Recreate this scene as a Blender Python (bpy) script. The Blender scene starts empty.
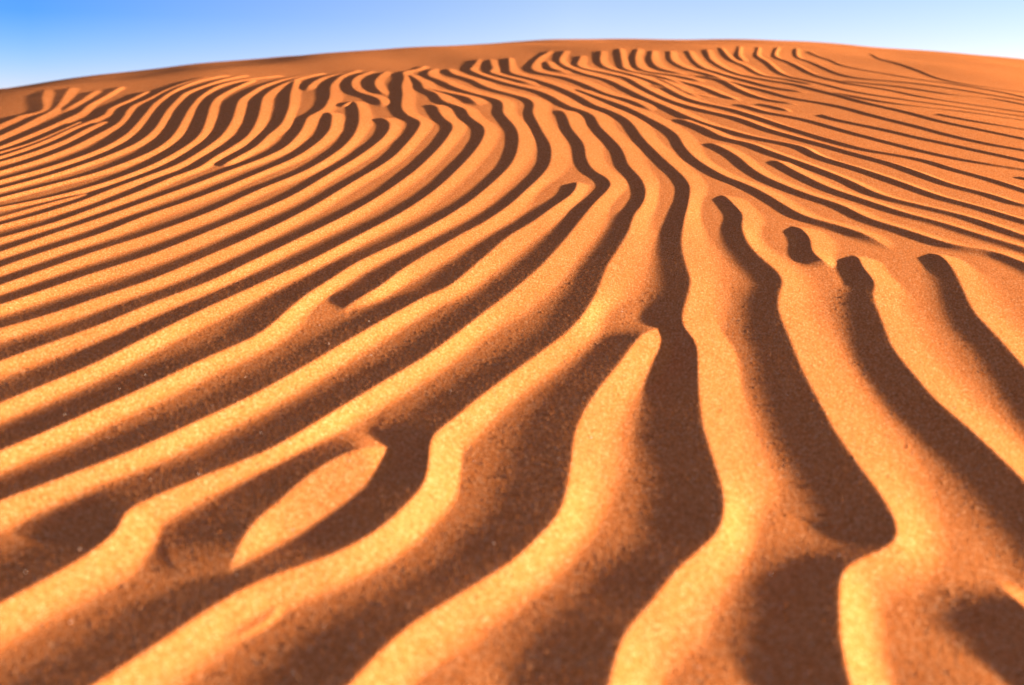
import bpy, math
import numpy as np

R = math.radians
rng = np.random.default_rng(7)

# ------------------------------------------------------------------ numbers
CAM_H = 0.5                      # the camera is held half a metre above the sand
PITCH = R(13.5)
FPX = 995.0                      # focal length of the 1024 pixel frame (35 mm lens)
SUN_EL, SUN_AZ = 6.6, 91.0      # azimuth: degrees clockwise from +Y (the view direction)
RHO = 0.45                       # share of a wavelength that is the lee face
KAPPA = 1.005                    # lee face steepness over the sun's own slope

# dune shape: a long convex slope that climbs away from the camera and rolls off to both sides
M_, Q_, K_, E_, C_ = 0.17914, -0.0271, 0.00874, -0.00388, 0.0037


def dune(x, y):
    """Height of the bare dune (metres)."""
    h = CAM_H
    return M_ * y + Q_ * x - (C_ * y * y + E_ * x * y + K_ * x * x) / h


def dune_grad(x, y):
    h = CAM_H
    return Q_ - (E_ * y + 2 * K_ * x) / h, M_ - (2 * C_ * y + E_ * x) / h


# ------------------------------------------------------------------ ripple crests, read off the photograph
# each line runs from the far end of a crest to its near end; the lee face is on its right hand
LINES = """
L0 309,76 294,81 281,86 271,91 264,97 262,102 261,108 256,124 246,137 230,147.5 215,156 199,167 175,176 140,191 100,206 50,224 0,238
L1 293,87 290.5,95 290,103 288,112 281,125 271,132.5 256,146 240,155 225,163 217,166
L2 351,71 345,75 337,81 331,87 330,98 322,111 309,117 306,122 298.5,134 281,149 256,160 230,170 205,180 150,200 100,218 50,235 0,252
L3 326,112 332,115 332,120 330,129 318.5,141 293.5,157.5 256,174 205,195 150,214 100,234 50,250 0,267.5
L4 342,107 350,103 353,101 358,108 359.5,115 359,123 354,134 341,147.5 306,170 256,191 205,214 150,234 100,250 50,267.5 0,285
L5 377,117 385,119 390,123 387,132.5 366,150 331,172.5 293.5,195 256,212 212,230 150,255 100,271 50,288 0,305
L6 418,65.5 403,75 404.5,80 402,89 403,96 402,103 402,109 408,116 420,121 419,127 411,137.5 391,157.5 356,180 306,210 256,234.5 212,254 150,280 100,297 50,314.5 0,329
M1 419,84 422,86 424,91 436,95 444,103 454,106 465,109.5 469,116 477,121.5 484,126 483,137.5 466,160 441,185 406,210 356,237 306,262.5 256,285 200,311 150,336 100,361 50,382 0,402.5
L7 427,105 436,107 439,112 445,119 453,124 448.5,135 431,155 406,177.5 356,210 306,235 256,259 210,281 150,304 100,325 50,343 0,361
M2 458,96.5 466,98 473,102 480,107
M3 432,69 428.5,75 430,80 444,84.5 454,89 472,94.5 490,98.5 501,102 503.5,108.7 503,113 509.5,120 516,127 519,139 512,162 489,186 456,211 406,239 356,263 328,281 306,295 289,309 275,322 256,336 200,361 150,385 100,407.5 50,430 0,451
L10 449,70 450,73 454,77.4 472,82.5 490.6,90 512,95 528,99 534.5,105 533,112 542,129 551,145 550,163 542,175 524,192 512,203 488,220 456,237.5 406,267 374,290 356,298 337,307 325,313
L11 577,178 577,184 572,194 552,208 532,222.5 512,234 481,260 446,288 431,294 396,313 356,336 306,365 256,393 200,420 130,452 75,473 0,501
L12 558,109 564,112 572,127.5 584,142.5 587,157.5 594.5,170 606,177 611,184 607,191 594.5,203 587,212.5 567,237.5 540,267 512,291 481,315 431,352.5 381,382.5 331,413 275,447 256,456 200,478 160,495 126,512 121,525 107,540 75,562.5 25,590 0,603
L13 476,60 471,66 472,72.5 484,79 512,86 537,91 553,97 567,105 577,108.5 592,114 600,125 622,147.5 629.5,165 641,177.5 646,192 642,205 634.5,215 629.5,230 619.5,247.5 607,267 594.5,297 572,328 537,355 512,373 481,396 451,421 434,435 430,447.5 428.5,465 423,486 406,505 382,527 340,551 290,569 256,582 212,606.5 160,641.5 100,681 80,694
L13b 402,437 386,442 356,450 331,461 306,478 281,500 256,521 240,540 233,553 226,568 214,590
L14 509,59 509.5,67 511,75 515,77 528,80 547,84.5 562,89 582,97.5 595,105 612,111 629.5,120 644.5,138 667,160 689,183 689,200 684.5,220 682,246 688,270 691,280 687,299 682,318 685,328 696,343 698,365 700,400 704.5,430 719.5,477.5 724.5,500 720,529 702,547.5 675,571.5 652,601.5 624,634 609,685 600,705
L14b 491,61 493,68 491,75 501,78.5 512,81 528,84.5 538,87
L15 674,322 663,323 650,328 634.5,343 622,360 597,391 578,424 572,455 568,485 559.5,512.5 537,538 512,561 468,589 416,621.5 381,651.5 350,685 335,700
L16 603,98.5 622,105 640,113 650,118 663,124 677,133 685,145 697,157.5 724.5,175 745,183 768,194 785.5,205 805.5,216 843,226 875.5,238 903,253
L17a 546,52 537,58.6 532,65 533,71 540,75.5 562,79 587,86 608.6,94.5 625,98.5 640,104 655,112
M5 549.5,64 553.4,70 567,75.5
L17 563.4,52 560,60 567,65.5 582,75 610,82 637.5,94 655,102 669,108 684,115 705,123 727,129 749,135 768,139 803,146 818,154 863,168 905.5,183 943,196 980,206 1018,217.5
L18 677,118 701.5,126 727,137.5 749.5,142 768,149 810.5,164 850.5,180 880.5,194 928,206 968,216 1024,235 1040,240
L18b 771,157 776,159 795.5,170 830,187 868,200 905.5,212.5 943,222.5 983,235 1024,247 1040,252
L19 704,139 718,144 737,154 752,167 768,177 805.5,192.5 843,205 868,217.5 908,230 955,245 993,251 1024,262 1045,272
V1 580,58 578,63 590,70 610,75 627,79 640,85.6 656,93.7 681,104 710,112 740,119 768,129 805.5,139 843,149 898,164 930.5,176 953,184 993,194 1018,202.5 1040,207
V2 601,53.6 601.7,61.7 616,69 640,77.5 659,83.7 669,89 686,97.5 703,103 730,109 768,121 818,136 868,149 905.5,155 930.5,160 955.5,168 963,170 993,178 1024,188 1040,193
V3 620,51.7 622,60 625.5,66 640,71.8 659,75.5 677.6,82.4 686,85
V4 637.5,52 635.6,60 640,65.5 654,70.5
T1 652.5,53.6 653,61 665,66.7 690,72
T2 670.7,53.6 673,60 690,66 703,69 720,77.4 733,85 749,92.5 768,99 796,104 822,110.7
T3 690,53.6 694,59 705,64.6 718,68 730,73.6 746,79 768,85.6 799,91 825,96
T3b 721.5,79 746.6,85 768,90 793,97.5 818,102 843,107.5 880,118.5 923,129 955,137 993,145 1024,150
T4 708,53 711.5,58.6 720,62.6 730,66 746.6,72.4 768,79 799,85 814,89 848,98 868,104 896,111 915,116 943,124 968,129 1024,140
T5 723.4,51.7 733,59 746.6,62.6 768,71.8 784,76 815.7,85 831,88
T6 740,50 740,57 748,61
T7 759,50 758.6,56.7 768,60.5 780.5,67 799,74 831,85.6 856,92 896,99 934,104.5 1024,117.5
W1 664,71.8 681,75 708,82.4
W2 690,83 703,86 721.6,93.7 745,102
W3 677.6,87 689,92.5 700,97
W4 694,93 721.6,98
W5 729,102.5 746.6,106 768,113 805.5,120 843,130 885.5,141 943,154 980.5,161 1024,167.5
W6 755,102.5 768,105.5 783,109 797,115
W7 815,113 835.5,120 880.5,129 918,137.5 955.5,145 1024,159
Z1 925,113 950,119 985,125.5 1024,131.5
W8 990,169 1024,176
S1 778.7,48.5 777.4,57.3 793,61.7 814.4,69 838,77 853,83 896,91 927,98 959,103 1024,112.5
S2 797,49 800,57.3 818,63 846,71 868,75.5 896,79 934,85.6 971,92.5 1024,101
S3 813,53.5 831,59 848,65 896,72 924,77 949,81 984,88.7 1024,97.5
S4 851,56.7 874.6,63.6 896,69.6 924,75 950,78.5
S5 872,54 881,59 896,63.5 921,70 946,77 971,82.4 1024,90.6
S6 860,80 896,85.6 927,91 959,96 989,98.7 1024,105
S7 860,98 896,105 946,111 1024,122
S8 905,58 925,63 946,68
S9 965,69 991,76 1024,82
F0 190,84 165,91 147,98 134,103 128,107.6 123,116.4 115,124 100,131.5 75,144 37.5,159 0,171
F1 208,81 188,86.4 169,93 160,98 153,103 145.6,112.7 135,125 125,134 100,147.5 50,166 0,180.5
F2 228,80.7 203,87.6 184.5,93 178,98 169.4,106.5 162,117.8 153,130 135,142.5 100,157.5 50,175 0,189
F3 253,80 223,85.8 208,91.4 199,97 190.7,106.5 183,120 171,137 150,151 100,171 50,185 0,198
F4 238,87.6 228,91.4 216,98 211,105 207,119 200,134 185,146 150,165 100,184 50,197.5 0,207.5
F5 300,76 278,82 262,87 248.5,94 239.7,100 236,110 232,121.5 221,136 200,151 175,165 125,184 97,195 75,203.5 37.5,215 0,225
G1 90,192 50,202.5 0,216.5
H1 106,119 88,126.5 63,139 25,153.4 0,161
H2 128,99 110,106 103,114 88,120 69,127.7 50,136.5 25,146.5 0,155
H3 82,119 50,133 25,142.8 0,150
H4 108,95 90,102.6 78,111.4 60,120 37.6,129.6 0,144.7
H5 65,97 54,107.6 41.4,114 25,122.7 0,134
H5b 81.5,99.5 70,105 62,109
H6 43,99 37.6,110.8 25,112.5 12.5,117.7 0,123
X1 340,73 321,79.5 311,85 305,92
X2 364,75 354,81 352,87.6 359,93.5 375,98 381,103 381,108
X3 381.5,77 375,84 376,89 381.5,94 388,97
R1 719,189 724,194 732,202.5 743,215 742,226 749.5,245 764,260 774,268 783,280 779,295 779,310 790.5,340 805.5,375 828,417 833,427.5 860.5,467.5 883,497.5 897,525 896,540 884,549 862,558 846,568 840,582 840,614 841,640 851,685 857,705
R2a 784,221 793,223 804,231 810.5,239 813,252 828,263 838,267
R2 844,247 855.5,252 863,267 875.5,282.5 873,295 883,322.5 893,347.5 913,372.5 937,400 963,422.5 993,450 1024,480 1060,515
R3 920,246 932,250 945,259 955.5,272.5 964,290 975.5,312.5 1003,342.5 1024,366 1060,405
R6 984,555 993,562 1001,571 1008,586 1024,604 1050,630 1080,665
"""

# share of a wavelength in shade, read at places in the photograph (x, y, share)
SHARE = [(30, 180, .40), (100, 300, .33), (60, 390, .37), (330, 150, .42), (330, 330, .44), (200, 240, .34), (100, 470, .42),
         (60, 560, .45), (200, 560, .5), (410, 500, .26), (340, 550, .28), (425, 470, .34), (330, 620, .5), (520, 470, .54), (560, 600, .54), (540, 200, .36), (600, 140, .33), (620, 90, .38),
         (680, 60, .38), (690, 345, .34), (690, 400, .46), (700, 500, .5), (640, 240, .38), (660, 160, .34), (800, 150, .46), (900, 190, .5), (960, 130, .48),
         (900, 90, .75), (1000, 110, .78), (900, 125, .66), (445, 425, .75), (222, 592, .72), (245, 545, .62), (800, 70, .46), (450, 90, .42), (200, 110, .48), (820, 400, .47), (880, 480, .52), (820, 620, .55),
         (900, 330, .42), (990, 390, .48), (1000, 600, .75), (985, 560, .75), (760, 230, .40)]
# crests that rise slowly (in wavelengths) and crests lower than the rest
START = {'L13b': 0.6, 'R6': 0.65, 'L12b': 3.0, 'L15': 0.6, 'R1': 0.6, 'R2': 0.7, 'R3': 0.7, 'L11': 0.7, 'R2a': 0.6}
END = {'L13b': 1.1, 'R2a': 0.4, 'L10': 1.2, 'L16': 1.5}
AMP = {'L12b': 0.85, 'S8': 0.5, 'S9': 0.5, 'S4': 0.8, 'G1': 0.7, 'W4': 0.7, 'W3': 0.7}
# steep slip faces at the ends of crests (x, y, radius in the picture, steepness factor)
SLIP = [(690, 350, 45, 2.2), (420, 460, 30, 2.2), (736, 204, 26, 2.2), (804, 238, 26, 2.2), (864, 266, 24, 2.0),
        (575, 186, 14, 2.2), (608, 184, 14, 2.0), (596, 204, 14, 1.8), (642, 195, 18, 1.7), (689, 205, 40, 1.6), (945, 256, 14, 1.8), (108, 532, 30, 1.3), (800, 610, 70, 0.99), (960, 630, 60, 1.04), (420, 500, 40, 1.0)]


def project(x, y):
    z = dune(x, y) - CAM_H
    f = y * math.cos(PITCH) - z * math.sin(PITCH)
    u = y * math.sin(PITCH) + z * math.cos(PITCH)
    return 512 + FPX * x / f, 342.5 - FPX * u / f


def unproject(px, py):
    vx = (px - 512.0) / FPX
    vy = -(py - 342.5) / FPX
    dy = math.cos(PITCH) + vy * math.sin(PITCH)
    dz = -math.sin(PITCH) + vy * math.cos(PITCH)
    xn = vx / dy
    u = -dz / dy
    # CAM_H - u y = m y + q xn y - (c + e xn + k xn^2) y^2 / h
    A = (C_ + E_ * xn + K_ * xn * xn) / CAM_H
    B = -(u + M_ + Q_ * xn)
    disc = np.maximum(B * B - 4 * A * CAM_H, 0.0)
    y = (-B - np.sqrt(disc)) / (2 * A)
    return np.stack([xn * y, y], 1)


def catmull(P, n=10):
    P = np.asarray(P, float)
    if len(P) < 3:
        t = np.linspace(0, 1, n * 2)[:, None]
        return P[0] * (1 - t) + P[-1] * t
    Q = np.vstack([2 * P[0] - P[1], P, 2 * P[-1] - P[-2]])
    out = []
    for i in range(1, len(Q) - 2):
        p0, p1, p2, p3 = Q[i - 1], Q[i], Q[i + 1], Q[i + 2]
        # centripetal parameters keep tight bends from looping
        d = [max(np.linalg.norm(b - a), 1e-6) ** 0.5 for a, b in ((p0, p1), (p1, p2), (p2, p3))]
        t0, t1 = 0.0, d[0]
        t2, t3 = t1 + d[1], t1 + d[1] + d[2]
        t = np.linspace(t1, t2, n, endpoint=False)[:, None]
        A1 = (t1 - t) / (t1 - t0) * p0 + (t - t0) / (t1 - t0) * p1
        A2 = (t2 - t) / (t2 - t1) * p1 + (t - t1) / (t2 - t1) * p2
        A3 = (t3 - t) / (t3 - t2) * p2 + (t - t2) / (t3 - t2) * p3
        B1 = (t2 - t) / (t2 - t0) * A1 + (t - t0) / (t2 - t0) * A2
        B2 = (t3 - t) / (t3 - t1) * A2 + (t - t1) / (t3 - t1) * A3
        out.append((t2 - t) / (t2 - t1) * B1 + (t - t1) / (t2 - t1) * B2)
    out.append(P[-1:])
    return np.vstack(out)


def smooth1(a, it):
    a = np.array(a, float)
    for _ in range(it):
        b = a.copy()
        b[1:-1] = (a[:-2] + 2 * a[1:-1] + a[2:]) / 4
        a = b
    return a


def resample(P):
    out = [P[0]]
    for p in P[1:]:
        step = max(0.006, 0.006 * np.linalg.norm(p))
        d = np.linalg.norm(p - out[-1])
        if d >= step:
            k = int(d // step)
            a = out[-1]
            for j in range(1, k + 1):
                out.append(a + (p - a) * j / k)
    return np.array(out)


sun_d = np.array([math.sin(R(SUN_AZ)), math.cos(R(SUN_AZ))])
TAN_EL = math.tan(R(SUN_EL))

def make_crest(name, c, ext):
    c = np.stack([smooth1(c[:, 0], 3), smooth1(c[:, 1], 3)], 1)
    t = np.gradient(c, axis=0)
    t /= np.maximum(np.linalg.norm(t, axis=1, keepdims=True), 1e-9)
    n = np.stack([-t[:, 1], t[:, 0]], 1)         # points up the stoss side
    return dict(name=name, p=c, n=n, t=t, ext=ext)


traced = []
for ln in LINES.strip().splitlines():
    tok = ln.split()
    pts = np.array([[float(v) for v in t.split(',')] for t in tok[1:]])
    g = unproject(pts[:, 0], pts[:, 1])
    if pts[0, 1] < 100:                          # far crests fade in a little further up the slope
        d = g[0] - g[1]
        g = np.vstack([g[0] + 0.3 * d / max(np.linalg.norm(d), 1e-6), g])
    out = pts[-1, 0] <= 1 or pts[-1, 0] >= 1017 or pts[-1, 1] >= 684
    traced.append((tok[0], resample(catmull(g)), out))

# the ripples carry on outside the frame: one smooth field of directions taken from all the crests
fp = np.vstack([c[5:-1:5] for _, c, _ in traced])
ft = np.vstack([(c[6::5] - c[4:-2:5])[:len(c[5:-1:5])] for _, c, _ in traced])
ft /= np.maximum(np.linalg.norm(ft, axis=1, keepdims=True), 1e-9)


def heading(p):
    d2 = ((fp - p) ** 2).sum(1)
    wgt = 1.0 / (d2 + 0.22 ** 2) ** 2
    v = (ft * wgt[:, None]).sum(0)
    return v / np.linalg.norm(v)


crests = []
placed = [c for _, c, _ in traced]
for name, c, out in traced:
    if out:
        pts_, p = [c], c[-1]
        v = c[-1] - c[-4]
        v /= np.linalg.norm(v)
        others = np.vstack([q for q in placed if q is not c])
        for k in range(70):
            bl = min(k / 12.0, 1.0)
            h = v * (1 - bl) + heading(p) * bl
            p = p + 0.025 * h / np.linalg.norm(h)
            if k > 4 and ((others - p) ** 2).sum(1).min() < 0.045 ** 2:
                break
            pts_.append(p[None])
        full = np.vstack(pts_)
        placed = [full if q is c else q for q in placed]
        crests.append(make_crest(name, full, len(pts_) > 70))
    else:
        crests.append(make_crest(name, c, False))


def in_view(p):
    if p[1] < 0.25:
        return False
    a, b = project(p[0], p[1])
    return -6 < a < 1030 and b < 692


cloud = np.vstack(placed)
seeds = [(x_, y_) for x_ in np.arange(-3.4, 3.5, 0.06) for y_ in np.arange(-0.5, 4.3, 0.06)]
rng.shuffle(seeds)
for sd in seeds:
    p0 = np.array(sd) + rng.uniform(-0.02, 0.02, 2)
    gap = 0.085 + 0.012 * math.hypot(*p0)
    if math.hypot(*p0) < 0.42 or in_view(p0) or ((cloud - p0) ** 2).sum(1).min() < gap * gap:
        continue
    arms = []
    for sg in (-1.0, 1.0):
        p, arm = p0, []
        for k in range(int(rng.integers(45, 110))):
            p = p + 0.02 * sg * heading(p)
            if in_view(p) or abs(p[0]) > 3.8 or not -0.8 < p[1] < 4.6 or ((cloud - p) ** 2).sum(1).min() < (0.7 * gap) ** 2:
                break
            arm.append(p)
        arms.append(arm)
    line = np.array(arms[0][::-1] + [p0] + arms[1])
    if len(line) < 14:
        continue
    ph = rng.uniform(0, 6.3, 2)
    sarc = np.arange(len(line)) * 0.02
    line = line + 0.006 * np.stack([np.sin(sarc * 9 + ph[0]), np.sin(sarc * 7 + ph[1])], 1)
    crests.append(make_crest('outside', line, False))
    cloud = np.vstack([cloud, line])

# spacing to the neighbours on either side of every crest point
allp = np.vstack([c['p'] for c in crests])
alli = np.concatenate([np.full(len(c['p']), i) for i, c in enumerate(crests)])
for i, c in enumerate(crests):
    msk = alli != i
    oth, oid = allp[msk], np.nonzero(msk)[0]
    lam = {}
    for side, sg in (('s', 1.0), ('l', -1.0)):
        v = np.full(len(c['p']), 0.3)
        who = np.full(len(c['p']), -1)
        for a in range(0, len(c['p']), 200):
            d = oth[None] - c['p'][a:a + 200, None]
            b = sg * (d * c['n'][a:a + 200, None]).sum(2)
            al = np.abs((d * c['t'][a:a + 200, None]).sum(2))
            b = np.where((b > 0.02) & (al < 0.22 * b + 0.012), b, 9.0)
            v[a:a + 200] = b.min(1)
            who[a:a + 200] = np.where(b.min(1) < 0.35, oid[b.argmin(1)], -1)
        med = np.median(v[v < 0.5]) if (v < 0.5).any() else 0.13
        v = np.clip(np.where(v > 2.2 * med, 1.3 * med, v), 0.05, 0.30)
        lam[side] = smooth1(v, 30)
        if side == 's':
            c['who'] = who
    c['ls'], c['ll'] = lam['s'], lam['l']
    gx, gy = dune_grad(c['p'][:, 0], c['p'][:, 1])
    s_loc = np.maximum(TAN_EL - (gx * sun_d[0] + gy * sun_d[1]), 0.05)
    dn = np.clip((c['n'] * sun_d).sum(1), 0.5, 1.0)
    c['s'] = smooth1(s_loc / dn, 30)
    qx, qy = project(c['p'][:, 0], c['p'][:, 1])
    S = np.array(SHARE)
    wt = 1.0 / (((qx[:, None] - S[:, 0]) / 1.3) ** 2 + (qy[:, None] - S[:, 1]) ** 2 + 300.0) ** 1.5
    share = (wt * S[:, 2]).sum(1) / wt.sum(1)
    near = np.clip((qy - 215) / 130, 0, 1) * np.clip((930 - qx) / 280, 0, 1)
    # the foot of a lee face lies lower than its crest, so seen aslant it looks nearer than it is
    vx, vy, vz = -c['p'][:, 0], -c['p'][:, 1], CAM_H - dune(c['p'][:, 0], c['p'][:, 1])
    vh = np.hypot(vx, vy)
    nz = 1.0 / np.sqrt(1 + gx * gx + gy * gy)
    sing = (vz - gx * vx - gy * vy) * nz / np.sqrt(vh * vh + vz * vz)
    cot = np.sqrt(1 - sing ** 2) / np.maximum(sing, 0.05)
    vn = (vx * c['n'][:, 0] + vy * c['n'][:, 1]) / vh
    c['rho'] = smooth1(np.clip((1.13 + 0.27 * near) * share / np.clip(1 - c['s'] * cot * vn, 0.3, 1.4), 0.2, 0.72), 8)
    kap = KAPPA - 0.072 * near + 0.06 * np.clip((qx - 560) / 150, 0, 1) + 0.26 * np.clip((245 - qy) / 100, 0, 1)
    for sx_, sy_, sr_, sk_ in SLIP:
        g_ = np.exp(-((qx - sx_) ** 2 + (qy - sy_) ** 2) / (0.6 * sr_) ** 2)
        kap = kap + (sk_ - kap) * g_
    fr = np.clip((qx - 740) / 150, 0, 1) * np.clip((175 - qy) / 50, 0, 1)
    c['rho'] = np.minimum(c['rho'] * (1 + 0.4 * fr), 0.72)
    c['kap'] = smooth1(kap + 0.25 * fr, 4)
    L = np.concatenate([[0], np.cumsum(np.linalg.norm(np.diff(c['p'], axis=0), axis=1))])
    lm = np.median(c['ll'])
    taper = np.clip(L / (START.get(c['name'], 1.2 if c['name'] == 'outside' or qy[0] < 100 else 0.45) * lm), 0, 1)
    if not c['ext']:
        taper = np.minimum(taper, np.clip((L[-1] - L) / (END.get(c['name'], 1.6 if qy[-1] < 130 else 0.8) * lm), 0, 1))
    c['tap'] = taper * taper * (3 - 2 * taper) * AMP.get(c['name'], 1.0)
    

# a stoss face runs down to the foot of the lee face that ends on it
allq = {k: np.concatenate([c[k] for c in crests]) for k in ('s', 'rho', 'kap')}
for c in crests:
    ok_ = c['who'] >= 0
    for k in ('s', 'rho', 'kap'):
        c[k + '_n'] = smooth1(np.where(ok_, allq[k][c['who']], c[k]), 20)

# ------------------------------------------------------------------ the sheet: rings round the camera's foot, finest where it is near
NR, NT = 1500, 1800
r1 = np.geomspace(0.40, 11.0, NR)
r0 = np.geomspace(0.02, 0.40, 40, endpoint=False)
r2 = np.geomspace(11.0, 4000.0, 70)[1:]
rad = np.concatenate([r0, r1, r2])
half = R(62)
th_f = np.linspace(-half, half, NT)
th_c = np.linspace(half, 2 * math.pi - half, 160)[1:-1]
th = np.concatenate([th_f, th_c])
nr, nt = len(rad), len(th)
X = (rad[:, None] * np.sin(th)[None]).astype(np.float32)
Y = (rad[:, None] * np.cos(th)[None]).astype(np.float32)

lo, hi = 25, len(r0) + NR           # rows that carry ripples
Xr, Yr = X[lo:hi, :NT], Y[lo:hi, :NT]
radr = rad[lo:hi]
FLOOR = -0.0045
H = np.empty(Xr.shape, np.float32)
H[:] = np.interp(radr, [0.8, 2.0], [-0.012, FLOOR])[:, None]


def smax(a, b, k):
    d = np.maximum(k - np.abs(a - b), 0)
    return np.maximum(a, b) + d * d / (4 * k)


for c in crests:
    P = c['p']
    reach = float(np.clip(1.8 * max(c['ll'].max(), c['ls'].max()), 0.1, 0.40))
    pr = np.hypot(P[:, 0], P[:, 1])
    pt = np.arctan2(P[:, 0], P[:, 1])
    # window of the sheet this crest can touch
    a0 = np.searchsorted(radr, max(pr.min() - reach, 0.0))
    a1 = np.searchsorted(radr, pr.max() + reach)
    dth = np.arcsin(np.clip(reach / np.maximum(pr, reach * 1.001), 0, 1))
    b0 = np.searchsorted(th_f, (pt - dth).min())
    b1 = np.searchsorted(th_f, (pt + dth).max())
    if a1 <= a0 or b1 <= b0:
        continue
    sh = (a1 - a0, b1 - b0)
    D2 = np.full(sh, 1e9, np.float32)
    SG = np.zeros(sh, np.float32)
    U = np.zeros(sh, np.float32)
    for k in range(len(P) - 1):
        rr, tt = 0.5 * (pr[k] + pr[k + 1]), 0.5 * (pt[k] + pt[k + 1])
        i0 = max(np.searchsorted(radr, rr - reach), a0)
        i1 = min(np.searchsorted(radr, rr + reach), a1)
        dd = math.asin(min(reach / max(rr, reach * 1.001), 1.0)) if rr > reach else math.pi
        j0 = max(np.searchsorted(th_f, tt - dd), b0)
        j1 = min(np.searchsorted(th_f, tt + dd), b1)
        if i1 <= i0 or j1 <= j0:
            continue
        sx, sy = Xr[i0:i1, j0:j1], Yr[i0:i1, j0:j1]
        ex, ey = P[k + 1] - P[k]
        l2 = max(ex * ex + ey * ey, 1e-12)
        qx, qy = sx - np.float32(P[k][0]), sy - np.float32(P[k][1])
        u = np.clip((qx * np.float32(ex) + qy * np.float32(ey)) / np.float32(l2), 0, 1)
        fx, fy = qx - u * np.float32(ex), qy - u * np.float32(ey)
        d2 = fx * fx + fy * fy
        w = (slice(i0 - a0, i1 - a0), slice(j0 - b0, j1 - b0))
        better = d2 < D2[w]
        D2[w] = np.where(better, d2, D2[w])
        SG[w] = np.where(better, np.float32(ex) * qy - np.float32(ey) * qx, SG[w])
        U[w] = np.where(better, u + k, U[w])
    ok = D2 < reach * reach
    D = np.sqrt(D2[ok])
    D = np.sqrt(D * D + 0.0012 ** 2) - 0.0012
    ui = np.arange(len(P))
    uu = U[ok]
    ll, ls, s, tap, rho, kap, sn, rn, kn = (np.interp(uu, ui, c[q]).astype(np.float32)
                                            for q in ('ll', 'ls', 's', 'tap', 'rho', 'kap', 's_n', 'rho_n', 'kap_n'))
    s_l = np.minimum(kap * s, 0.62)
    w = rho * ll * (0.25 + 0.75 * tap)
    b = 6.0 * w
    lee = -s_l * (b * np.tanh(D / b) + 0.9 * np.maximum(D - 1.08 * w, 0))
    dep = np.minimum(kn * sn, 0.62) * rn * ls
    q = np.clip(D / ((1 - rn) * ls), 0, 1.25)
    stoss = -dep * (1.25 - (1.25 - q) ** 1.12 * 1.25 ** -0.12)
    f = np.where(SG[ok] < 0, lee, stoss)
    f = np.where(tap < 1, tap * f + (1 - tap) * (-1.15 * dep - 0.05 * D), f)
    f = f - 0.35 * np.maximum(D - 1.02 * np.where(SG[ok] < 0, ll, ls), 0)
    sub = H[a0:a1, b0:b1]
    sub[ok] = smax(sub[ok], f, (0.36 - 0.9 * np.clip(kap - 1.02, 0, 0.27)) * s * w)

# fade the ripples out at the edges of the traced ground, and add the slow unevenness of blown sand
wob = np.zeros_like(H)
far = np.clip((radr - 2.0) / 2.5, 0, 1)[:, None]
for wl, am in ((2.6, 0.010), (1.7, 0.006), (1.1, 0.004), (0.7, 0.002)):
    a = rng.uniform(0, 2 * math.pi)
    wob += (far * am * np.sin((Xr * math.cos(a) + Yr * math.sin(a)) * (2 * math.pi / wl) + rng.uniform(0, 6.3))).astype(np.float32)
for _ in range(14):
    a = rng.uniform(0, 2 * math.pi)
    wl = rng.uniform(0.10, 0.5)
    wob += (np.sin((Xr * math.cos(a) + Yr * math.sin(a)) * (2 * math.pi / wl) + rng.uniform(0, 6.3)) * 0.0003 * wl).astype(np.float32)
Z = dune(X.astype(np.float64), Y.astype(np.float64))
gr = rng.standard_normal(H.shape).astype(np.float32)          # single grains standing proud
gr = gr * 0.045 + 0.16 * (rng.random(H.shape) < 0.05) * rng.exponential(1.0, H.shape)
wob += gr.astype(np.float32) * (0.001 * np.clip((2.6 - radr) / 1.4, 0.1, 1))[:, None].astype(np.float32)
edge = np.ones_like(H)
edge *= np.clip((half - np.abs(th_f)) / R(3), 0, 1)[None].astype(np.float32)
edge *= np.clip((11.0 - radr) / 1.0, 0, 1)[:, None].astype(np.float32)
edge *= np.clip((radr - 0.22) / 0.1, 0, 1)[:, None].astype(np.float32)
Z[lo:hi, :NT] += (H + wob) * edge + FLOOR * (1 - edge)
Z[lo:hi, NT:] += FLOOR
Z[:lo] += FLOOR
Z[hi:] += FLOOR
base = -7.0
Z = base + np.logaddexp(0, (Z - base) / 0.8) * 0.8     # the dune stands on a plain that reaches the horizon

co = np.empty((nr * nt + 1, 3), np.float32)
co[:-1, 0], co[:-1, 1], co[:-1, 2] = X.ravel(), Y.ravel(), Z.ravel()
co[-1] = (0, 0, Z[0].mean())
ii = np.arange(nr - 1)[:, None] * nt
jj = np.arange(nt)[None]
jn = (jj + 1) % nt
quads = np.stack([(ii + jj), (ii + nt + jj), (ii + nt + jn), (ii + jn)], 2).reshape(-1, 4)[:, ::-1]
tri = np.stack([np.full(nt, nr * nt), np.arange(nt), (np.arange(nt) + 1) % nt], 1)[:, ::-1]
loops = np.concatenate([quads.ravel(), tri.ravel()]).astype(np.int32)
starts = np.concatenate([np.arange(len(quads)) * 4, len(quads) * 4 + np.arange(nt) * 3]).astype(np.int32)
me = bpy.data.meshes.new('ground')
me.vertices.add(len(co))
me.vertices.foreach_set('co', co.ravel())
me.loops.add(len(loops))
me.loops.foreach_set('vertex_index', loops)
me.polygons.add(len(starts))
me.polygons.foreach_set('loop_start', starts)
me.update(calc_edges=True)
me.validate()
me.polygons.foreach_set('use_smooth', np.ones(len(me.polygons), bool))
ground = bpy.data.objects.new('ground', me)
bpy.context.collection.objects.link(ground)
ground['kind'] = 'structure'
ground['label'] = 'orange sand dune covered in curving wind ripples'

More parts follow.
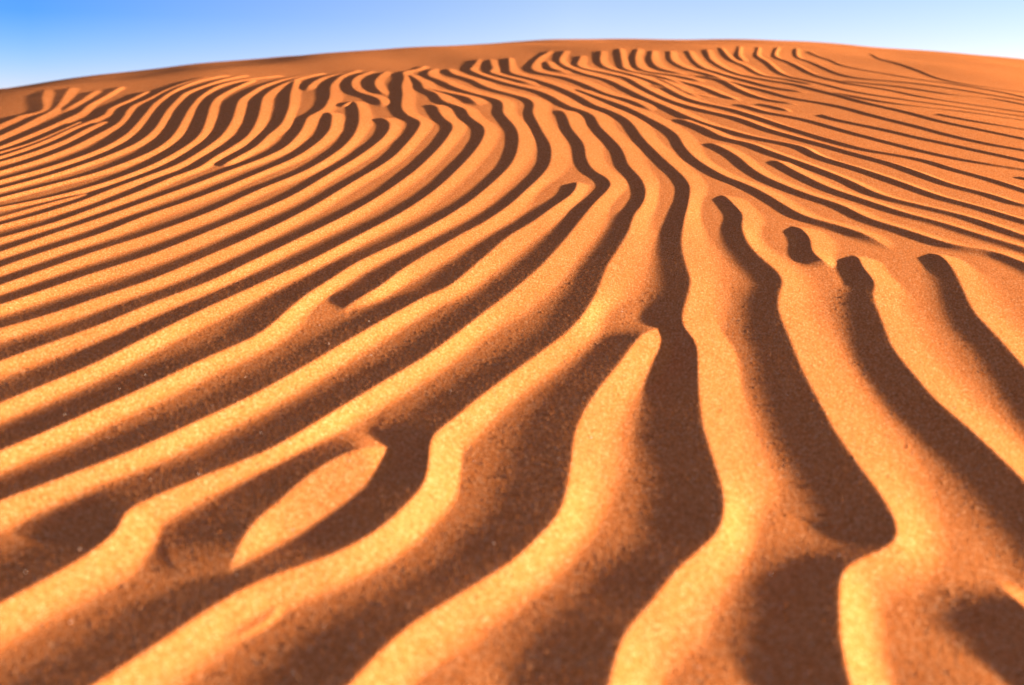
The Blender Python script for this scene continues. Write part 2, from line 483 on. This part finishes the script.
# ------------------------------------------------------------------ sand
mat = bpy.data.materials.new('sand')
mat.use_nodes = True
nt_ = mat.node_tree
N, Lk = nt_.nodes, nt_.links
bs = N['Principled BSDF']
bs.inputs['Roughness'].default_value = 0.9
bs.inputs['Specular IOR Level'].default_value = 0.0
geo = N.new('ShaderNodeNewGeometry')


def noise(scale, detail=2.0, rough=0.6):
    n = N.new('ShaderNodeTexNoise')
    n.inputs['Scale'].default_value = scale
    n.inputs['Detail'].default_value = detail
    n.inputs['Roughness'].default_value = rough
    Lk.new(geo.outputs['Position'], n.inputs['Vector'])
    return n


grain = N.new('ShaderNodeTexVoronoi')          # one cell per grain: every grain has its own tint
grain.inputs['Scale'].default_value = 760.0
Lk.new(geo.outputs['Position'], grain.inputs['Vector'])
sep = N.new('ShaderNodeSeparateColor')
Lk.new(grain.outputs['Color'], sep.inputs['Color'])
ramp = N.new('ShaderNodeValToRGB')
e = ramp.color_ramp.elements
e[0].position, e[0].color = 0.0, (0.36, 0.080, 0.014, 1)
e[1].position, e[1].color = 1.0, (0.92, 0.43, 0.17, 1)
for p_, col in ((0.25, (0.68, 0.185, 0.039, 1)), (0.8, (0.76, 0.219, 0.053, 1))):
    k = e.new(p_)
    k.color = col
Lk.new(sep.outputs['Red'], ramp.inputs['Fac'])
Lk.new(ramp.outputs['Color'], bs.inputs['Base Color'])

n1 = noise(900.0, 1.0, 0.6)
n2 = noise(380.0, 1.0, 0.5)
add = N.new('ShaderNodeMath')
add.operation = 'MULTIPLY_ADD'
Lk.new(n2.outputs['Fac'], add.inputs[0])
add.inputs[1].default_value = 0.5
Lk.new(n1.outputs['Fac'], add.inputs[2])
bump = N.new('ShaderNodeBump')
bump.inputs['Strength'].default_value = 1.0
bump.inputs['Distance'].default_value = 0.0005
Lk.new(add.outputs[0], bump.inputs['Height'])
Lk.new(bump.outputs['Normal'], bs.inputs['Normal'])
me.materials.append(mat)

# a few pale quartz grains, coarser than the rest, lying loose on the near sand
gv, gf = [], []
for _ in range(170):
    i_ = int(rng.integers(len(r0) + 10, len(r0) + 560))
    j_ = int(rng.integers(NT // 6, NT - NT // 6))
    rr = rng.uniform(0.0003, 0.0007)
    b_ = len(gv)
    ctr = np.array([X[i_, j_], Y[i_, j_], Z[i_, j_] + 0.5 * rr])
    rot = rng.uniform(0, 6.3)
    for a_, e_ in [(k * math.pi / 3, 0.0) for k in range(6)] + [(k * 2.1 + 0.4, 0.9) for k in range(3)] + [(k * 2.1, -0.9) for k in range(3)]:
        q_ = rr * rng.uniform(0.75, 1.2)
        gv.append(ctr + q_ * np.array([math.cos(a_ + rot) * math.cos(e_), math.sin(a_ + rot) * math.cos(e_), math.sin(e_)]))
    for k in range(3):
        k2 = (k + 1) % 3
        for u_, l0, l1, l2 in ((6, 2 * k, 2 * k + 1, 2 * k2), (9, 2 * k, 2 * k + 1, 2 * k2)):
            gf.append((b_ + l0, b_ + l1, b_ + u_ + k))
            gf.append((b_ + l1, b_ + l2, b_ + u_ + k))
            gf.append((b_ + l2, b_ + u_ + k2, b_ + u_ + k))
    gf.append((b_ + 6, b_ + 7, b_ + 8))
    gf.append((b_ + 9, b_ + 11, b_ + 10))
gm = bpy.data.meshes.new('quartz_grains')
gm.from_pydata([tuple(map(float, v)) for v in gv], [], gf)
go = bpy.data.objects.new('quartz_grains', gm)
bpy.context.collection.objects.link(go)
go['kind'] = 'stuff'
go['label'] = 'tiny pale quartz grains scattered over the near sand ripples'
go['category'] = 'sand grains'
qm = bpy.data.materials.new('quartz')
qm.use_nodes = True
qt = qm.node_tree
qn = qt.nodes.new('ShaderNodeTexNoise')
qn.inputs['Scale'].default_value = 40.0
qr = qt.nodes.new('ShaderNodeValToRGB')
qr.color_ramp.elements[0].position, qr.color_ramp.elements[0].color = 0.35, (0.62, 0.45, 0.30, 1)
qr.color_ramp.elements[1].position, qr.color_ramp.elements[1].color = 0.65, (0.78, 0.66, 0.52, 1)
qg = qt.nodes.new('ShaderNodeNewGeometry')
qt.links.new(qg.outputs['Position'], qn.inputs['Vector'])
qt.links.new(qn.outputs['Fac'], qr.inputs['Fac'])
qt.links.new(qr.outputs['Color'], qt.nodes['Principled BSDF'].inputs['Base Color'])
qt.nodes['Principled BSDF'].inputs['Roughness'].default_value = 0.35
gm.materials.append(qm)

# ------------------------------------------------------------------ light
sc = bpy.context.scene
w = bpy.data.worlds.new('World')
sc.world = w
w.use_nodes = True
wn = w.node_tree
sky = wn.nodes.new('ShaderNodeTexSky')
sky.sky_type = 'NISHITA'
sky.sun_disc = False
sky.sun_elevation = R(SUN_EL)
sky.sun_rotation = R(SUN_AZ)
sky.altitude = 3500.0
sky.air_density = 1.0
sky.dust_density = 0.0
sky.ozone_density = 4.0
tint = wn.nodes.new('ShaderNodeMix')           # daylight white balance of the photograph
tint.data_type = 'RGBA'
tint.blend_type = 'MULTIPLY'
tint.inputs[0].default_value = 1.0
tint.inputs[7].default_value = (1.95, 1.00, 0.80, 1)
wn.links.new(sky.outputs['Color'], tint.inputs[6])
tc = wn.nodes.new('ShaderNodeTexCoord')         # the sky away from the sun is a deeper blue
xyz = wn.nodes.new('ShaderNodeSeparateXYZ')
wn.links.new(tc.outputs['Generated'], xyz.inputs[0])


def wmath(op, a, b_, clamp=False):
    m = wn.nodes.new('ShaderNodeMath')
    m.operation = op
    m.use_clamp = clamp
    for i_, v_ in enumerate((a, b_)):
        if isinstance(v_, (int, float)):
            m.inputs[i_].default_value = v_
        else:
            wn.links.new(v_, m.inputs[i_])
    return m.outputs[0]


away = wmath('ADD', wmath('MULTIPLY', xyz.outputs[0], -2.1), 0.12, True)
up = wmath('ADD', wmath('MULTIPLY', xyz.outputs[2], 7.0), 0.45, True)
deep = wn.nodes.new('ShaderNodeMix')
deep.data_type = 'RGBA'
deep.blend_type = 'MULTIPLY'
wn.links.new(wmath('MULTIPLY', away, up, True), deep.inputs[0])
deep.inputs[7].default_value = (0.20, 0.49, 1.0, 1)
wn.links.new(tint.outputs[2], deep.inputs[6])
zenith_fill = wn.nodes.new('ShaderNodeMix')           # warm brightening added to the sky above the frame, to lift the shadows
zenith_fill.data_type = 'RGBA'
zenith_fill.blend_type = 'MULTIPLY'
wn.links.new(wmath('ADD', wmath('MULTIPLY', xyz.outputs[2], 2.2), -0.35, True), zenith_fill.inputs[0])
zenith_fill.inputs[7].default_value = (2.35, 1.45, 1.0, 1)
wn.links.new(deep.outputs[2], zenith_fill.inputs[6])
wn.links.new(zenith_fill.outputs[2], wn.nodes['Background'].inputs['Color'])
wn.nodes['Background'].inputs['Strength'].default_value = 0.08

sl = bpy.data.lights.new('sun', 'SUN')
sl.energy = 5.0
sl.angle = R(1.5)
sl.color = (1.0, 0.90, 0.76)
so = bpy.data.objects.new('sun', sl)
bpy.context.collection.objects.link(so)
from mathutils import Vector
to_sun = Vector((sun_d[0] * math.cos(R(SUN_EL)), sun_d[1] * math.cos(R(SUN_EL)), math.sin(R(SUN_EL))))
so.rotation_euler = to_sun.to_track_quat('Z', 'Y').to_euler()

# ------------------------------------------------------------------ camera
cd = bpy.data.cameras.new('camera')
cd.sensor_width = 36.0
cd.lens = FPX / 1024 * 36.0
cd.clip_start = 0.01
cd.clip_end = 20000
cd.dof.use_dof = True
cd.dof.focus_distance = 1.85
cd.dof.aperture_fstop = 4.3
co_ = bpy.data.objects.new('camera', cd)
co_.location = (0, 0, CAM_H)
co_.rotation_euler = (math.pi / 2 - PITCH, 0, 0)
bpy.context.collection.objects.link(co_)
sc.camera = co_

sc.view_settings.view_transform = 'Standard'
sc.view_settings.look = 'None'
sc.view_settings.gamma = 1.0
sc.view_settings.use_curve_mapping = False
sc.view_settings.exposure = 2.16
print('verts', len(co), 'H range', H.min(), H.max(), 'lam', np.mean(np.concatenate([c['ll'] for c in crests])),
      's', np.mean(np.concatenate([c['s'] for c in crests])))
